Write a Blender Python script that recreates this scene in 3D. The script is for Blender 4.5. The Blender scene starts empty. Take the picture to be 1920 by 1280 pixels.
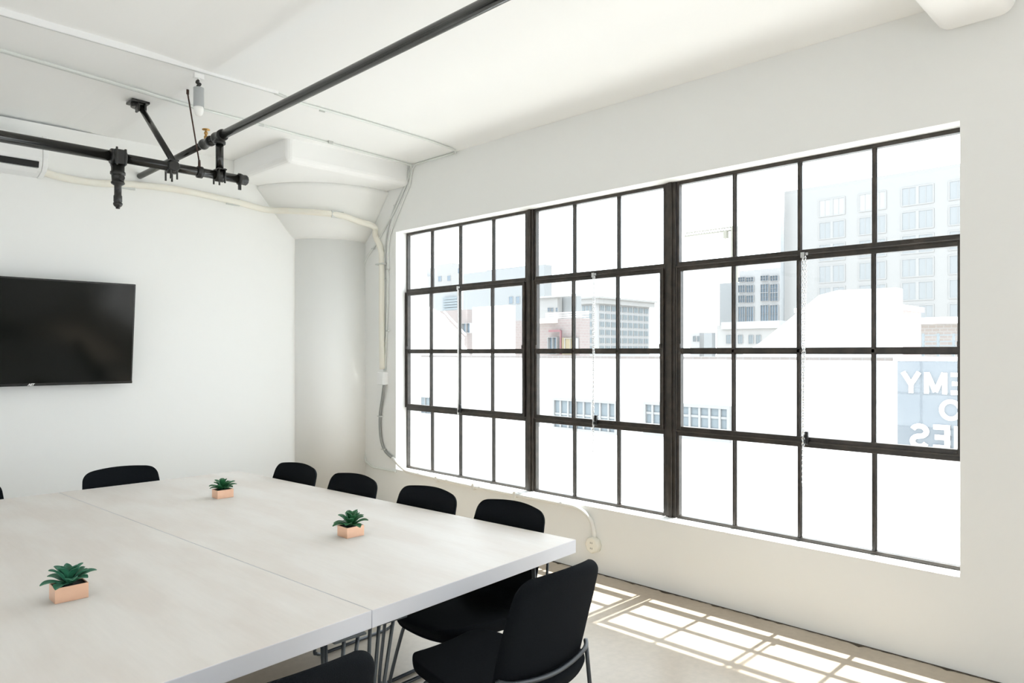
import bpy, bmesh, math, random
from mathutils import Vector, Matrix
random.seed(7)
C = bpy.context.scene.collection
PI = math.pi

# ------------------------------------------------------------------ camera
F = 1350.0                     # focal length in pixels of the 1920 wide frame
FX, FY = 0.710, 0.704          # level viewing direction
n_ = math.hypot(FX, FY); FX /= n_; FY /= n_
HC = 1.62                      # eye height
cam_d = bpy.data.cameras.new('camera'); cam = bpy.data.objects.new('camera', cam_d); C.objects.link(cam)
cam_d.sensor_width = 36; cam_d.lens = 36*F/1920; cam_d.shift_y = 20/1920
cam_d.clip_start = .05; cam_d.clip_end = 1000
cam.location = (0, 0, HC)
cam.rotation_euler = (PI/2, 0, math.atan2(FY, FX)-PI/2)
bpy.context.scene.camera = cam

# ------------------------------------------------------------------ world, sun, exposure
w = bpy.data.worlds.new('sky'); bpy.context.scene.world = w; w.use_nodes = True
bg = w.node_tree.nodes['Background']
bg.inputs[0].default_value = (.89, .955, 1.03, 1); bg.inputs[1].default_value = 5.2
sun_d = bpy.data.lights.new('sun', 'SUN'); sun = bpy.data.objects.new('sun', sun_d); C.objects.link(sun)
sun_d.energy = 18; sun_d.angle = math.radians(.6); sun_d.color = (1, .97, .93)
sun.rotation_euler = Vector((-.392, .0, -1)).to_track_quat('-Z', 'Y').to_euler()
sun.location = (12, 3, 14)
vs = bpy.context.scene.view_settings
vs.view_transform = 'Standard'; vs.look = 'None'; vs.gamma = 1; vs.use_curve_mapping = False; vs.exposure = -.12
cy = bpy.context.scene.cycles
cy.max_bounces = 14; cy.diffuse_bounces = 10; cy.glossy_bounces = 4; cy.transparent_max_bounces = 12
cy.sample_clamp_indirect = 6; cy.caustics_reflective = False; cy.caustics_refractive = False
cy.use_denoising = True

# ------------------------------------------------------------------ helpers
def at(px, py, X=None, Y=None, Z=None):
    """direction of a feature seen in the photo, carried to the real plane it lies on"""
    a = (px-960)/F; b = (660-py)/F
    d = Vector((FX+FY*a, FY-FX*a, b))
    if X is not None: t = X/d.x
    elif Y is not None: t = Y/d.y
    else: t = (Z-HC)/d.z
    return Vector((0, 0, HC))+d*t

def mat(name, col, rough=.6, metal=0, spec=.5, noise=None, bump=None, coat=0):
    m = bpy.data.materials.new(name); m.use_nodes = True
    nt = m.node_tree; b = nt.nodes['Principled BSDF']
    b.inputs['Base Color'].default_value = (*col, 1); b.inputs['Roughness'].default_value = rough
    b.inputs['Metallic'].default_value = metal; b.inputs['Specular IOR Level'].default_value = spec
    if coat: b.inputs['Coat Weight'].default_value = coat; b.inputs['Coat Roughness'].default_value = .1
    tc = nt.nodes.new('ShaderNodeTexCoord')
    if noise:      # (scale, second colour, low, high)
        sc, c2, lo, hi = noise
        n = nt.nodes.new('ShaderNodeTexNoise'); n.inputs['Scale'].default_value = sc; n.inputs['Detail'].default_value = 6
        r = nt.nodes.new('ShaderNodeValToRGB'); r.color_ramp.elements[0].position = lo; r.color_ramp.elements[1].position = hi
        r.color_ramp.elements[0].color = (*col, 1); r.color_ramp.elements[1].color = (*c2, 1)
        nt.links.new(tc.outputs['Object'], n.inputs['Vector']); nt.links.new(n.outputs['Fac'], r.inputs['Fac'])
        nt.links.new(r.outputs['Color'], b.inputs['Base Color'])
    if bump:       # (scale, strength)
        n = nt.nodes.new('ShaderNodeTexNoise'); n.inputs['Scale'].default_value = bump[0]; n.inputs['Detail'].default_value = 4
        bp = nt.nodes.new('ShaderNodeBump'); bp.inputs['Strength'].default_value = bump[1]; bp.inputs['Distance'].default_value = .01
        nt.links.new(tc.outputs['Object'], n.inputs['Vector']); nt.links.new(n.outputs['Fac'], bp.inputs['Height'])
        nt.links.new(bp.outputs['Normal'], b.inputs['Normal'])
    return m

M = {}
M['wall'] = mat('white_paint', (.865, .872, .858), .75, spec=.3, bump=(9, .12))
M['ceil'] = mat('white_ceiling_paint', (.915, .92, .915), .8, spec=.3, bump=(4, .15))
M['sill'] = mat('white_sill_paint', (.88, .88, .86), .55)
M['steel'] = mat('dark_bronze_steel', (.032, .027, .022), .36, spec=.5, noise=(14, (.06, .048, .038), .4, .7), bump=(30, .2))
M['chrome'] = mat('bright_metal', (.75, .76, .77), .25, metal=1)
M['black_pipe'] = mat('black_painted_pipe', (.009, .0085, .007), .2, spec=.6)
M['black_iron'] = mat('black_cast_iron', (.008, .008, .007), .32, spec=.6, bump=(60, .4))
M['brass'] = mat('brass', (.55, .33, .12), .3, metal=1)
M['rust'] = mat('rusty_steel_rod', (.05, .022, .015), .6)
M['conduit'] = mat('painted_conduit', (.74, .77, .74), .45)
M['galv'] = mat('galvanised_conduit', (.60, .62, .60), .45)
M['white_conduit'] = mat('white_painted_conduit', (.84, .84, .81), .5)
M['cream'] = mat('cream_foam_sleeve', (.85, .84, .76), .7, noise=(6, (.86, .82, .73), .4, .7))
M['flex'] = mat('grey_flexible_conduit', (.30, .31, .30), .4, metal=.3)
M['fabric'] = mat('black_wool_fabric', (.0065, .008, .010), .95, spec=.12, bump=(350, .5))
M['chair_metal'] = mat('black_powder_coat', (.035, .042, .048), .35, spec=.6)
M['leg_metal'] = mat('dark_grey_rod_steel', (.05, .06, .065), .35, spec=.6)
M['tv'] = mat('glossy_black_screen', (.006, .007, .006), .1, spec=.18)
M['tvb'] = mat('black_tv_bezel', (.01, .01, .01), .25)
M['white_plastic'] = mat('white_plastic', (.86, .87, .87), .4)
M['grey_metal'] = mat('light_grey_lamp_body', (.42, .44, .45), .4)
M['bulb'] = mat('frosted_bulb', (.9, .9, .88), .4)
M['dark'] = mat('dark_slot', (.008, .008, .008), .7)
M['copper'] = mat('copper_pot', (.93, .60, .43), .28, metal=.75, bump=(40, .1))
M['soil'] = mat('dark_soil', (.012, .009, .007), .95, bump=(120, 1))
M['leaf'] = mat('succulent_green', (.02, .12, .065), .45, noise=(22, (.05, .23, .14), .35, .75))
M['leaf2'] = mat('succulent_deep_green', (.012, .095, .03), .42, noise=(22, (.03, .17, .07), .35, .75))
M['edge'] = mat('white_table_edge', (.74, .75, .79), .4)

def table_top_mat():
    m = mat('pale_birch_laminate', (.70, .66, .60), .5, spec=.35)
    nt = m.node_tree; b = nt.nodes['Principled BSDF']
    tc = nt.nodes.new('ShaderNodeTexCoord')
    mp = nt.nodes.new('ShaderNodeMapping'); mp.inputs['Scale'].default_value = (2.5, .8, 1)
    n = nt.nodes.new('ShaderNodeTexNoise'); n.inputs['Scale'].default_value = 2.2; n.inputs['Detail'].default_value = 7
    r = nt.nodes.new('ShaderNodeValToRGB')
    r.color_ramp.elements[0].position = .36; r.color_ramp.elements[0].color = (.81, .76, .715, 1)
    r.color_ramp.elements[1].position = .6; r.color_ramp.elements[1].color = (.855, .825, .79, 1)
    mp2 = nt.nodes.new('ShaderNodeMapping'); mp2.inputs['Scale'].default_value = (40, 3, 1)
    n2 = nt.nodes.new('ShaderNodeTexNoise'); n2.inputs['Scale'].default_value = 2
    mx = nt.nodes.new('ShaderNodeMix'); mx.data_type = 'RGBA'; mx.blend_type = 'MULTIPLY'; mx.inputs[0].default_value = .06
    for a_ in (mp, mp2): nt.links.new(tc.outputs['Object'], a_.inputs['Vector'])
    nt.links.new(mp.outputs[0], n.inputs['Vector']); nt.links.new(n.outputs['Fac'], r.inputs['Fac'])
    nt.links.new(mp2.outputs[0], n2.inputs['Vector'])
    nt.links.new(r.outputs['Color'], mx.inputs[6]); nt.links.new(n2.outputs['Fac'], mx.inputs[7])
    nt.links.new(mx.outputs[2], b.inputs['Base Color'])
    return m
M['birch'] = table_top_mat()

def floor_mat():
    m = mat('polished_concrete', (.42, .36, .28), .3, spec=.5)
    nt = m.node_tree; b = nt.nodes['Principled BSDF']
    tc = nt.nodes.new('ShaderNodeTexCoord')
    n = nt.nodes.new('ShaderNodeTexNoise'); n.inputs['Scale'].default_value = 1.3; n.inputs['Detail'].default_value = 9
    r = nt.nodes.new('ShaderNodeValToRGB')
    r.color_ramp.elements[0].position = .3; r.color_ramp.elements[0].color = (.46, .378, .285, 1)
    r.color_ramp.elements[1].position = .7; r.color_ramp.elements[1].color = (.57, .50, .405, 1)
    n2 = nt.nodes.new('ShaderNodeTexNoise'); n2.inputs['Scale'].default_value = 26; n2.inputs['Detail'].default_value = 5
    mx = nt.nodes.new('ShaderNodeMix'); mx.data_type = 'RGBA'; mx.blend_type = 'MULTIPLY'; mx.inputs[0].default_value = .25
    rr = nt.nodes.new('ShaderNodeMapRange'); rr.inputs[3].default_value = .28; rr.inputs[4].default_value = .5
    nt.links.new(tc.outputs['Object'], n.inputs['Vector']); nt.links.new(tc.outputs['Object'], n2.inputs['Vector'])
    nt.links.new(n.outputs['Fac'], r.inputs['Fac']); nt.links.new(r.outputs['Color'], mx.inputs[6]); nt.links.new(n2.outputs['Fac'], mx.inputs[7])
    nt.links.new(mx.outputs[2], b.inputs['Base Color'])
    nt.links.new(n.outputs['Fac'], rr.inputs[0]); nt.links.new(rr.outputs[0], b.inputs['Roughness'])
    return m
M['floor'] = floor_mat(); _fb = M['floor'].node_tree.nodes['Principled BSDF']; _fb.inputs['Coat Weight'].default_value = .12; _fb.inputs['Coat Roughness'].default_value = .22

def glass_mat():
    m = bpy.data.materials.new('window_glass'); m.use_nodes = True; nt = m.node_tree
    nt.nodes.remove(nt.nodes['Principled BSDF']); out = nt.nodes['Material Output']
    t = nt.nodes.new('ShaderNodeBsdfTransparent'); t.inputs[0].default_value = (.97, .985, .98, 1)
    g = nt.nodes.new('ShaderNodeBsdfGlossy'); g.inputs['Roughness'].default_value = .02
    lw = nt.nodes.new('ShaderNodeLayerWeight'); lw.inputs[0].default_value = .5
    pw = nt.nodes.new('ShaderNodeMath'); pw.operation = 'POWER'; pw.inputs[1].default_value = 5
    f = nt.nodes.new('ShaderNodeMath'); f.operation = 'MULTIPLY_ADD'; f.inputs[1].default_value = .8; f.inputs[2].default_value = .02
    nt.links.new(lw.outputs['Facing'], pw.inputs[0]); nt.links.new(pw.outputs[0], f.inputs[0])
    mx = nt.nodes.new('ShaderNodeMixShader')
    nt.links.new(f.outputs[0], mx.inputs[0]); nt.links.new(t.outputs[0], mx.inputs[1]); nt.links.new(g.outputs[0], mx.inputs[2])
    nt.links.new(mx.outputs[0], out.inputs[0])
    return m
M['glass'] = glass_mat()

def brick_mat(name, c1, c2, mortar, scale=3):
    m = mat(name, c1, .85); nt = m.node_tree; b = nt.nodes['Principled BSDF']
    tc = nt.nodes.new('ShaderNodeTexCoord')
    sx = nt.nodes.new('ShaderNodeSeparateXYZ'); ad = nt.nodes.new('ShaderNodeMath'); ad.operation = 'ADD'
    cb = nt.nodes.new('ShaderNodeCombineXYZ')
    br = nt.nodes.new('ShaderNodeTexBrick'); br.inputs['Scale'].default_value = scale
    br.inputs['Color1'].default_value = (*c1, 1); br.inputs['Color2'].default_value = (*c2, 1); br.inputs['Mortar'].default_value = (*mortar, 1)
    br.inputs['Mortar Size'].default_value = .03
    nt.links.new(tc.outputs['Object'], sx.inputs[0])
    nt.links.new(sx.outputs[0], ad.inputs[0]); nt.links.new(sx.outputs[1], ad.inputs[1])
    nt.links.new(ad.outputs[0], cb.inputs[0]); nt.links.new(sx.outputs[2], cb.inputs[1])
    nt.links.new(cb.outputs[0], br.inputs['Vector']); nt.links.new(br.outputs['Color'], b.inputs['Base Color'])
    return m

class MB:
    def __init__(s): s.bm = bmesh.new()
    def box(s, x0, x1, y0, y1, z0, z1, mi=0):
        v = [s.bm.verts.new((x, y, z)) for x in (x0, x1) for y in (y0, y1) for z in (z0, z1)]
        for q in ((0, 1, 3, 2), (4, 6, 7, 5), (0, 4, 5, 1), (2, 3, 7, 6), (0, 2, 6, 4), (1, 5, 7, 3)):
            f = s.bm.faces.new([v[i] for i in q]); f.material_index = mi
        return v
    def obox(s, mtx, sx, sy, sz):
        v = s.box(-sx/2, sx/2, -sy/2, sy/2, -sz/2, sz/2)
        for a in v: a.co = mtx @ a.co
    def prism(s, pts, d):
        a = [s.bm.verts.new(p) for p in pts]; b = [s.bm.verts.new(Vector(p)+Vector(d)) for p in pts]
        s.bm.faces.new(a); s.bm.faces.new(b[::-1])
        for i in range(len(a)):
            j = (i+1) % len(a); s.bm.faces.new((a[i], b[i], b[j], a[j]))
    def tube(s, pts, r, seg=12, smooth_n=0, rads=None):
        pts = [Vector(p) for p in pts]
        if smooth_n: pts = catmull(pts, smooth_n)
        n = len(pts); rings = []
        t0 = (pts[1]-pts[0]).normalized()
        up = Vector((0, 0, 1)) if abs(t0.z) < .9 else Vector((1, 0, 0))
        nrm = (up-t0*up.dot(t0)).normalized()
        for i, p in enumerate(pts):
            t = (pts[min(i+1, n-1)]-pts[max(i-1, 0)]).normalized()
            nrm = (nrm-t*nrm.dot(t)).normalized(); bi = t.cross(nrm)
            rr = rads[i] if rads else r
            rings.append([s.bm.verts.new(p+(nrm*math.cos(2*PI*k/seg)+bi*math.sin(2*PI*k/seg))*rr) for k in range(seg)])
        for a, b in zip(rings, rings[1:]):
            for k in range(seg):
                f = s.bm.faces.new((a[k], a[(k+1) % seg], b[(k+1) % seg], b[k])); f.smooth = True
        s.bm.faces.new(rings[0][::-1]); s.bm.faces.new(rings[-1])
    def lathe(s, prof, c=(0, 0, 0), axis='Z', seg=24):
        """prof: list of (radius, height); closed at both ends"""
        rings = []
        for r, h in prof:
            ring = []
            for k in range(seg):
                a = 2*PI*k/seg; u, v_ = r*math.cos(a), r*math.sin(a)
                p = {'Z': (u, v_, h), 'X': (h, u, v_), 'Y': (v_, h, u)}[axis]
                ring.append(s.bm.verts.new(Vector(p)+Vector(c)))
            rings.append(ring)
        for a, b in zip(rings, rings[1:]):
            for k in range(seg):
                f = s.bm.faces.new((a[k], a[(k+1) % seg], b[(k+1) % seg], b[k])); f.smooth = True
        s.bm.faces.new(rings[0][::-1]); s.bm.faces.new(rings[-1])
    def build(s, name, m, parent=None, mods=(), origin=None):
        bmesh.ops.recalc_face_normals(s.bm, faces=s.bm.faces)
        if origin is not None: bmesh.ops.translate(s.bm, verts=s.bm.verts, vec=-Vector(origin))
        me = bpy.data.meshes.new(name); s.bm.to_mesh(me); s.bm.free()
        for k in (m if isinstance(m, (list, tuple)) else [m]): me.materials.append(k)
        o = bpy.data.objects.new(name, me); C.objects.link(o)
        if origin is not None: o.location = origin
        if parent: o.parent = parent
        for t, kw in mods:
            md = o.modifiers.new(t.lower(), t)
            for k, v in kw.items(): setattr(md, k, v)
        return o

def keep_inside(o, xmax, ymax):
    """cut away what would stand beyond the room's walls (limits in the object's own space)"""
    bm = bmesh.new(); bm.from_mesh(o.data)
    for co, no in (((xmax, 0, 0), (1, 0, 0)), ((0, ymax, 0), (0, 1, 0))):
        r = bmesh.ops.bisect_plane(bm, geom=bm.verts[:]+bm.edges[:]+bm.faces[:], plane_co=co, plane_no=no, clear_outer=True)
        ed = [e for e in r['geom_cut'] if isinstance(e, bmesh.types.BMEdge)]
        bmesh.ops.holes_fill(bm, edges=ed)
    bm.to_mesh(o.data); bm.free()

def catmull(P, n):
    out = []; L = len(P)
    for i in range(L-1):
        p0, p1, p2, p3 = P[max(i-1, 0)], P[i], P[i+1], P[min(i+2, L-1)]
        for k in range(n):
            t = k/n
            out.append(.5*((2*p1)+(p2-p0)*t+(2*p0-5*p1+4*p2-p3)*t*t+(3*p1-p0-3*p2+p3)*t**3))
    out.append(P[-1]); return out

def empty(name, loc=(0, 0, 0), rz=0):
    o = bpy.data.objects.new(name, None); o.empty_display_size = .1; C.objects.link(o)
    o.location = loc; o.rotation_euler = (0, 0, rz); return o
def tag(o, label=None, cat=None, group=None, kind=None):
    if label: o['label'] = label
    if cat: o['category'] = cat
    if group: o['group'] = group
    if kind: o['kind'] = kind
    return o
def struct(o, label=None):
    o['kind'] = 'structure'
    if label: o['label'] = label
    return o
def copy_tree(o, parent=None):
    c = o.copy(); C.objects.link(c)
    if parent: c.parent = parent
    for ch in list(o.children): copy_tree(ch, c)
    return c
BEV = lambda w=.004, s=2: ('BEVEL', dict(width=w, segments=s, limit_method='ANGLE'))

def text_mesh(s, size, bold=0, shear=0, depth=.01):
    cu = bpy.data.curves.new('lettering', 'FONT'); cu.body = s; cu.size = size; cu.offset = bold; cu.shear = shear
    cu.extrude = depth; cu.align_x = 'LEFT'
    o = bpy.data.objects.new('lettering', cu); C.objects.link(o)
    dg = bpy.context.evaluated_depsgraph_get(); me = bpy.data.meshes.new_from_object(o.evaluated_get(dg))
    bpy.data.objects.remove(o); return me

# ------------------------------------------------------------------ room shell
DX = 4.19; DOUT = 4.50; XL = -4.0; YB = 6.56; YF = -3.2; ZC = 3.40
FXP = 4.337                               # plane of the steel windows
OY0, OY1, OZ0, OZ1 = .957, 5.75, .479, 2.793
PY0, PY1 = -2.75, .20                     # unseen opening added to the same wall, behind the camera, for daylight

b = MB(); b.box(XL-.3, DOUT, YF-.3, YB+.3, -.2, 0); struct(b.build('floor', M['floor']), 'worn polished concrete floor with sunlit patches')
b = MB()
b.box(DX, DOUT, YF-.3, PY0, 0, ZC); b.box(DX, DOUT, PY1, OY0, 0, ZC); b.box(DX, DOUT, OY1, YB+.3, 0, ZC)
b.box(DX, DOUT, OY0, OY1, 0, OZ0); b.box(DX, DOUT, OY0, OY1, OZ1, ZC)
b.box(DX, DOUT, PY0, PY1, 0, OZ0); b.box(DX, DOUT, PY0, PY1, OZ1, ZC)
struct(b.build('wall_right', M['wall']), 'white painted wall with the long steel window')
b = MB(); b.box(XL-.3, DX, YB, YB+.3, 0, ZC); struct(b.build('wall_back', M['wall']), 'white wall carrying the television')
b = MB(); b.box(XL-.3, XL, YF-.3, .6, 0, ZC); b.box(XL-.3, XL, 4.2, YB, 0, ZC); b.box(XL-.3, XL, .6, 4.2, 0, .4); b.box(XL-.3, XL, .6, 4.2, 1.5, ZC)  # unseen left wall, low opening added to let in more daylight
struct(b.build('wall_left', M['wall']))
b = MB()   # wall behind the camera, with a large opening added for more daylight
b.box(XL, -3.5, YF-.3, YF, 0, ZC); b.box(1.0, DX, YF-.3, YF, 0, ZC); b.box(-3.5, 1.0, YF-.3, YF, 0, .48); b.box(-3.5, 1.0, YF-.3, YF, 2.0, ZC)
struct(b.build('wall_front', M['wall']))
# ceiling: flat slab, a little higher left of x = 1.9
b = MB()
pts = [(XL-.3, ZC+.02), (1.5, ZC+.02), (1.6, ZC+.017), (1.8, ZC+.003), (1.9, ZC), (DOUT, ZC), (DOUT, ZC+.3), (XL-.3, ZC+.3)]
b.prism([(x, YF-.3, z) for x, z in pts], (0, YB+.6-YF, 0))
struct(b.build('ceiling', M['ceil']), 'white concrete ceiling slab')
# ragged gap where floor meets the window wall
b = MB(); y = YF+.1; prev = None
rr = random.Random(3)
while y < 6.2:
    wd = .010+.014*rr.random()**2+(.028*rr.random() if rr.random() < .18 else 0)
    v = (b.bm.verts.new((DX+.002, y, .0025)), b.bm.verts.new((DX-wd, y, .0025)))
    if prev: b.bm.faces.new((prev[0], prev[1], v[1], v[0]))
    prev = v; y += .012+.03*rr.random()
ex = bmesh.ops.extrude_face_region(b.bm, geom=b.bm.faces[:]); bmesh.ops.translate(b.bm, verts=[e for e in ex['geom'] if isinstance(e, bmesh.types.BMVert)], vec=(0, 0, -.0015))
struct(b.build('trim_1', mat('dark_floor_gap', (.07, .055, .04), .9)), 'ragged dark gap between floor and window wall')

# round corner column with flared capital and drop panel
col = empty('corner_column', (4.0, 6.7, 0))
tag(col, 'round white concrete column with flared capital in the far corner', 'column', kind='structure')
b = MB(); b.lathe([(.465, 0), (.465, 2.74)], seg=72); keep_inside(b.build('shaft', M['wall'], col), .2, -.12)
b = MB(); b.lathe([(.465, 2.74), (.50, 2.765), (.56, 2.83), (.835, 3.165), (.848, 3.18), (.848, 3.205)], seg=96); keep_inside(b.build('capital', M['wall'], col), .2, -.12)
b = MB(); b.box(-1.07, .21, -1.16, -.12, 3.205, ZC+.05); b.build('drop_panel', M['ceil'], col, mods=(('BEVEL', dict(width=.05, segments=4, limit_method='ANGLE')),))
# boxed duct under the ceiling, top right
b = MB(); b.box(-3.9, DX, .71, 1.05, ZC-.155, ZC+.02)
tag(b.build('ceiling_duct', M['ceil'], mods=(('BEVEL', dict(width=.07, segments=6, limit_method='ANGLE')),)), 'white boxed duct with rounded edges under the ceiling, top right', 'duct', kind='structure')
for o in bpy.data.objects:
    if o.name in ('ceiling_duct',):
        for p in o.data.polygons: p.use_smooth = True

# ------------------------------------------------------------------ steel windows
def wy(px): return at(px, 660, X=FXP).y
ZB, Z1, Z2, Z3, ZT = .479, 1.082, 1.628, 2.204, 2.793
def chain_mb(p0, p1, r=.0045, pitch=.016):
    b_ = MB(); p0 = Vector(p0); p1 = Vector(p1); n = int((p1-p0).length/pitch)
    for i in range(n):
        c = p0.lerp(p1, (i+.5)/n); a = i % 2*PI/2
        sx = Vector((math.cos(a), math.sin(a), 0))
        ring = [c+sx*(.0062*math.cos(t))+Vector((0, 0, .0105*math.sin(t))) for t in [2*PI*k/8 for k in range(9)]]
        b_.tube(ring, .0022, 5)
    return b_
def window_unit(n, ya, yb, cols, label, chain_px, chain_bottom, rod=False):
    """ya > yb: the unit runs from ya (far) to yb (near)"""
    root = empty(f'window_{n}', (FXP, (ya+yb)/2, ZB)); struct(root, label)
    o = Vector((FXP, (ya+yb)/2, ZB))
    def bd(b_, name, m, lab=None, mods=()):
        bmesh.ops.translate(b_.bm, verts=b_.bm.verts, vec=-o)
        q = b_.build(name, m, root, mods)
        if lab: q['label'] = lab
        return q
    t = .017
    f = MB(); X0, X1 = FXP-.02, FXP+.02
    f.box(X0, X1, yb, yb+t, ZB, ZT); f.box(X0, X1, ya-t, ya, ZB, ZT)
    f.box(X0, X1, yb+t, ya-t, ZB, ZB+.02); f.box(X0, X1, yb+t, ya-t, ZT-.024, ZT)
    f.box(X0, X1, yb+t, ya-t, Z3+.004, Z3+.034); f.box(X0, X1, yb+t, ya-t, Z1-.034, Z1-.004)
    bd(f, 'window_frame', M['steel'], mods=(BEV(.003),))
    # pivoted vent over the two middle rows
    v = MB(); V0, V1 = FXP-.034, FXP+.006; vt = .03
    va, vb = ya-.008, yb+.008
    v.box(V0, V1, vb, vb+vt, Z1, Z3); v.box(V0, V1, va-vt, va, Z1, Z3)
    v.box(V0, V1, vb+vt, va-vt, Z1, Z1+.03); v.box(V0, V1, vb+vt, va-vt, Z3-.03, Z3)
    v.box(V0-.008, V0, vb-.004, va+.004, Z3-.006, Z3+.004); v.box(V0-.008, V0, vb-.004, va+.004, Z1-.004, Z1+.006)
    v.box(V0-.008, V0, vb-.004, vb+.006, Z1, Z3); v.box(V0-.008, V0, va-.006, va+.004, Z1, Z3)
    v.box(V0-.01, V0, va-.03, va-.01, Z2+.02, Z2+.05); v.box(V0-.01, V0, vb+.01, vb+.03, Z2+.02, Z2+.05)
    bd(v, 'vent_frame', M['steel'], mods=(BEV(.0025),))
    m = MB()
    for px in cols:
        y = wy(px); h = .0132
        for z0, z1, xx in ((ZB+.02, Z1-.034, FXP), (Z1+.03, Z3-.03, FXP-.014), (Z3+.034, ZT-.024, FXP)):
            m.box(xx-.016, xx+.016, y-h*.6, y+h*.6, z0, z1); m.box(xx-.004, xx+.008, y-h, y+h, z0, z1)
    m.box(V0+.004, V1, vb+vt, va-vt, Z2-.010, Z2+.010); m.box(V0+.014, V1, vb+vt, va-vt, Z2-.02, Z2+.02)
    bd(m, 'glazing_bars', M['steel'])
    g = MB()
    for z0, z1, xx in ((ZB+.02, Z1-.034, FXP+.003), (Z1+.03, Z3-.03, FXP-.007), (Z3+.034, ZT-.024, FXP+.003)):
        g.box(xx, xx+.003, yb+t, ya-t, z0, z1)
    bd(g, 'window_panes', M['glass'])
    yc = wy(chain_px)+.01
    c = MB(); c.box(V0-.03, V0, yc-.012, yc+.012, Z3-.02, Z3+.012); c.box(V0-.035, V0-.008, yc-.035, yc-.02, Z3-.008, Z3+.008)
    bd(c, 'pulley_bracket', M['chrome'], 'bright metal pulley bracket')
    c = MB(); c.box(V0-.022, V0, yc-.028, yc-.006, Z1-.012, Z1+.065); c.box(V0-.04, V0-.01, yc-.022, yc-.012, Z1-.006, Z1+.02)
    bd(c, 'latch', M['black_iron'], mods=(BEV(.004),))
    xx = V0-.024
    if rod:
        c = MB(); c.tube([(xx, yc, Z3-.01), (xx, yc, Z1-.02)], .006, 8); bd(c, 'pull_rod', M['white_plastic'], 'white pull rod')
        ch = chain_mb((xx, yc, Z1-.02), (xx, yc, chain_bottom))
    else:
        ch = chain_mb((xx, yc, Z3-.015), (xx, yc, chain_bottom))
        bb = chain_mb((xx-.004, yc-.018, Z3-.015), (xx-.002, yc-.004, Z1-.02))
        me = bpy.data.meshes.new('t'); bb.bm.to_mesh(me); bb.bm.free(); ch.bm.from_mesh(me)
    bd(ch, 'pull_chain', M['chrome'], 'bright metal pull chain')
    return root
ya1, yb1 = OY1+.0, 4.112; ya2, yb2 = 4.023, 2.775; ya3, yb3 = 2.683, OY0
window_unit(1, ya1, yb1, (811, 864, 926), 'leftmost steel window unit, four panes wide, with a pull rod', 869, .60, rod=True)
window_unit(2, ya2, yb2, (1078, 1161), 'middle steel window unit, three panes wide', 1123, .86)
window_unit(3, ya3, yb3, (1378, 1500, 1640), 'right steel window unit, four panes wide, nearest the camera', 1516, .82)
for i, (yc0, yc1) in enumerate(((yb1, ya2), (yb2, ya3))):
    b = MB(); b.box(FXP-.03, FXP+.035, yc1+.006, yc0-.006, ZB, ZT); b.box(FXP-.042, FXP-.03, yc1+.03, yc0-.03, ZB, ZT)
    struct(b.build(f'trim_{i+2}', M['steel'], mods=(BEV(.004),)), ('dark steel mullion between the left and middle window units', 'dark steel mullion between the middle and right window units')[i])
# frames of unseen openings added to bring in daylight: next bay, behind camera, left
b = MB()
for y in (PY0, (PY0+PY1)/2-.02, PY1-.04): b.box(FXP-.02, FXP+.02, y, y+.04, OZ0, OZ1)
for z in (OZ0, 1.082, 1.62, 2.2, OZ1-.03): b.box(FXP-.02, FXP+.02, PY0, PY1, z, z+.03)
struct(b.build('window_4', M['steel']))
b = MB()
for k in range(7): b.box(-3.5+k*.745, -3.47+k*.745, YF-.18, YF-.14, .48, 2.0)
for z in (.48, .98, 1.48, 1.97): b.box(-3.5, 1.0, YF-.18, YF-.14, z, z+.03)
struct(b.build('window_5', M['steel']))
b = MB()
for k in range(6): b.box(XL-.18, XL-.14, .6+k*.714, .63+k*.714, .4, 1.5)
for z in (.4, .94, 1.47): b.box(XL-.18, XL-.14, .6, 4.2, z, z+.03)
struct(b.build('window_6', M['steel']))


# ------------------------------------------------------------------ tables
ZTB = .75; TH = .062
R_ = at(1080, 1011, Z=ZTB); J_ = at(697.5, 1143.5, Z=ZTB); K_ = at(110, 923, Z=ZTB); Cc = at(447, 882.5, Z=ZTB)
Ll = J_+(J_-R_).normalized()*1.19+Vector((0, -.0, 0)); Kl = K_+Vector((-1.18, .02, 0))
def table(label, corners, legs):
    o = sum(corners, Vector())/4; root = empty('conference_table', (o.x, o.y, 0))
    tag(root, label, 'table', 'conference tables pushed together')
    b_ = MB(); lo = [b_.bm.verts.new(c-Vector((o.x, o.y, TH))) for c in corners]; hi = [b_.bm.verts.new(c-Vector((o.x, o.y, 0))) for c in corners]
    f = b_.bm.faces.new(hi); f.material_index = 0
    b_.bm.faces.new(lo[::-1]).material_index = 1
    for i in range(4): b_.bm.faces.new((lo[i], lo[(i+1) % 4], hi[(i+1) % 4], hi[i])).material_index = 1
    b_.build('tabletop', [M['birch'], M['edge']], root, mods=(BEV(.0025, 2),))
    for (x, y, offs, lean) in legs:
        l = MB(); zt = ZTB-TH
        for dx, dy in offs:
            l.tube([(x+dx-o.x, y+dy-o.y, zt-.002), (x+lean[0]-o.x+dx*.12, y+lean[1]-o.y+dy*.12, .012)], .0065, 10)
        l.box(x-.06-o.x, x+.06-o.x, y-.06-o.y, y+.06-o.y, zt-.006, zt)
        l.lathe([(.014, 0), (.014, .012)], (x+lean[0]-o.x, y+lean[1]-o.y, 0), seg=12)
        l.build('leg', M['leg_metal'], root)
    return root
hp = ((.05, 0), (-.05, 0), (0, .06))
eps = Vector((.0012, 0, 0))
table('birch topped table on the window side, under two succulents', [J_+eps, R_, Cc, K_+eps],
      [(1.49, 2.12, ((.02, -.035), (-.03, -.02), (-.075, -.03)), (-.02, .08)), (2.47, 2.26, hp, (0, 0)), (1.30, 5.0, hp, (0, 0)), (2.22, 5.0, hp, (0, 0))])
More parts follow.
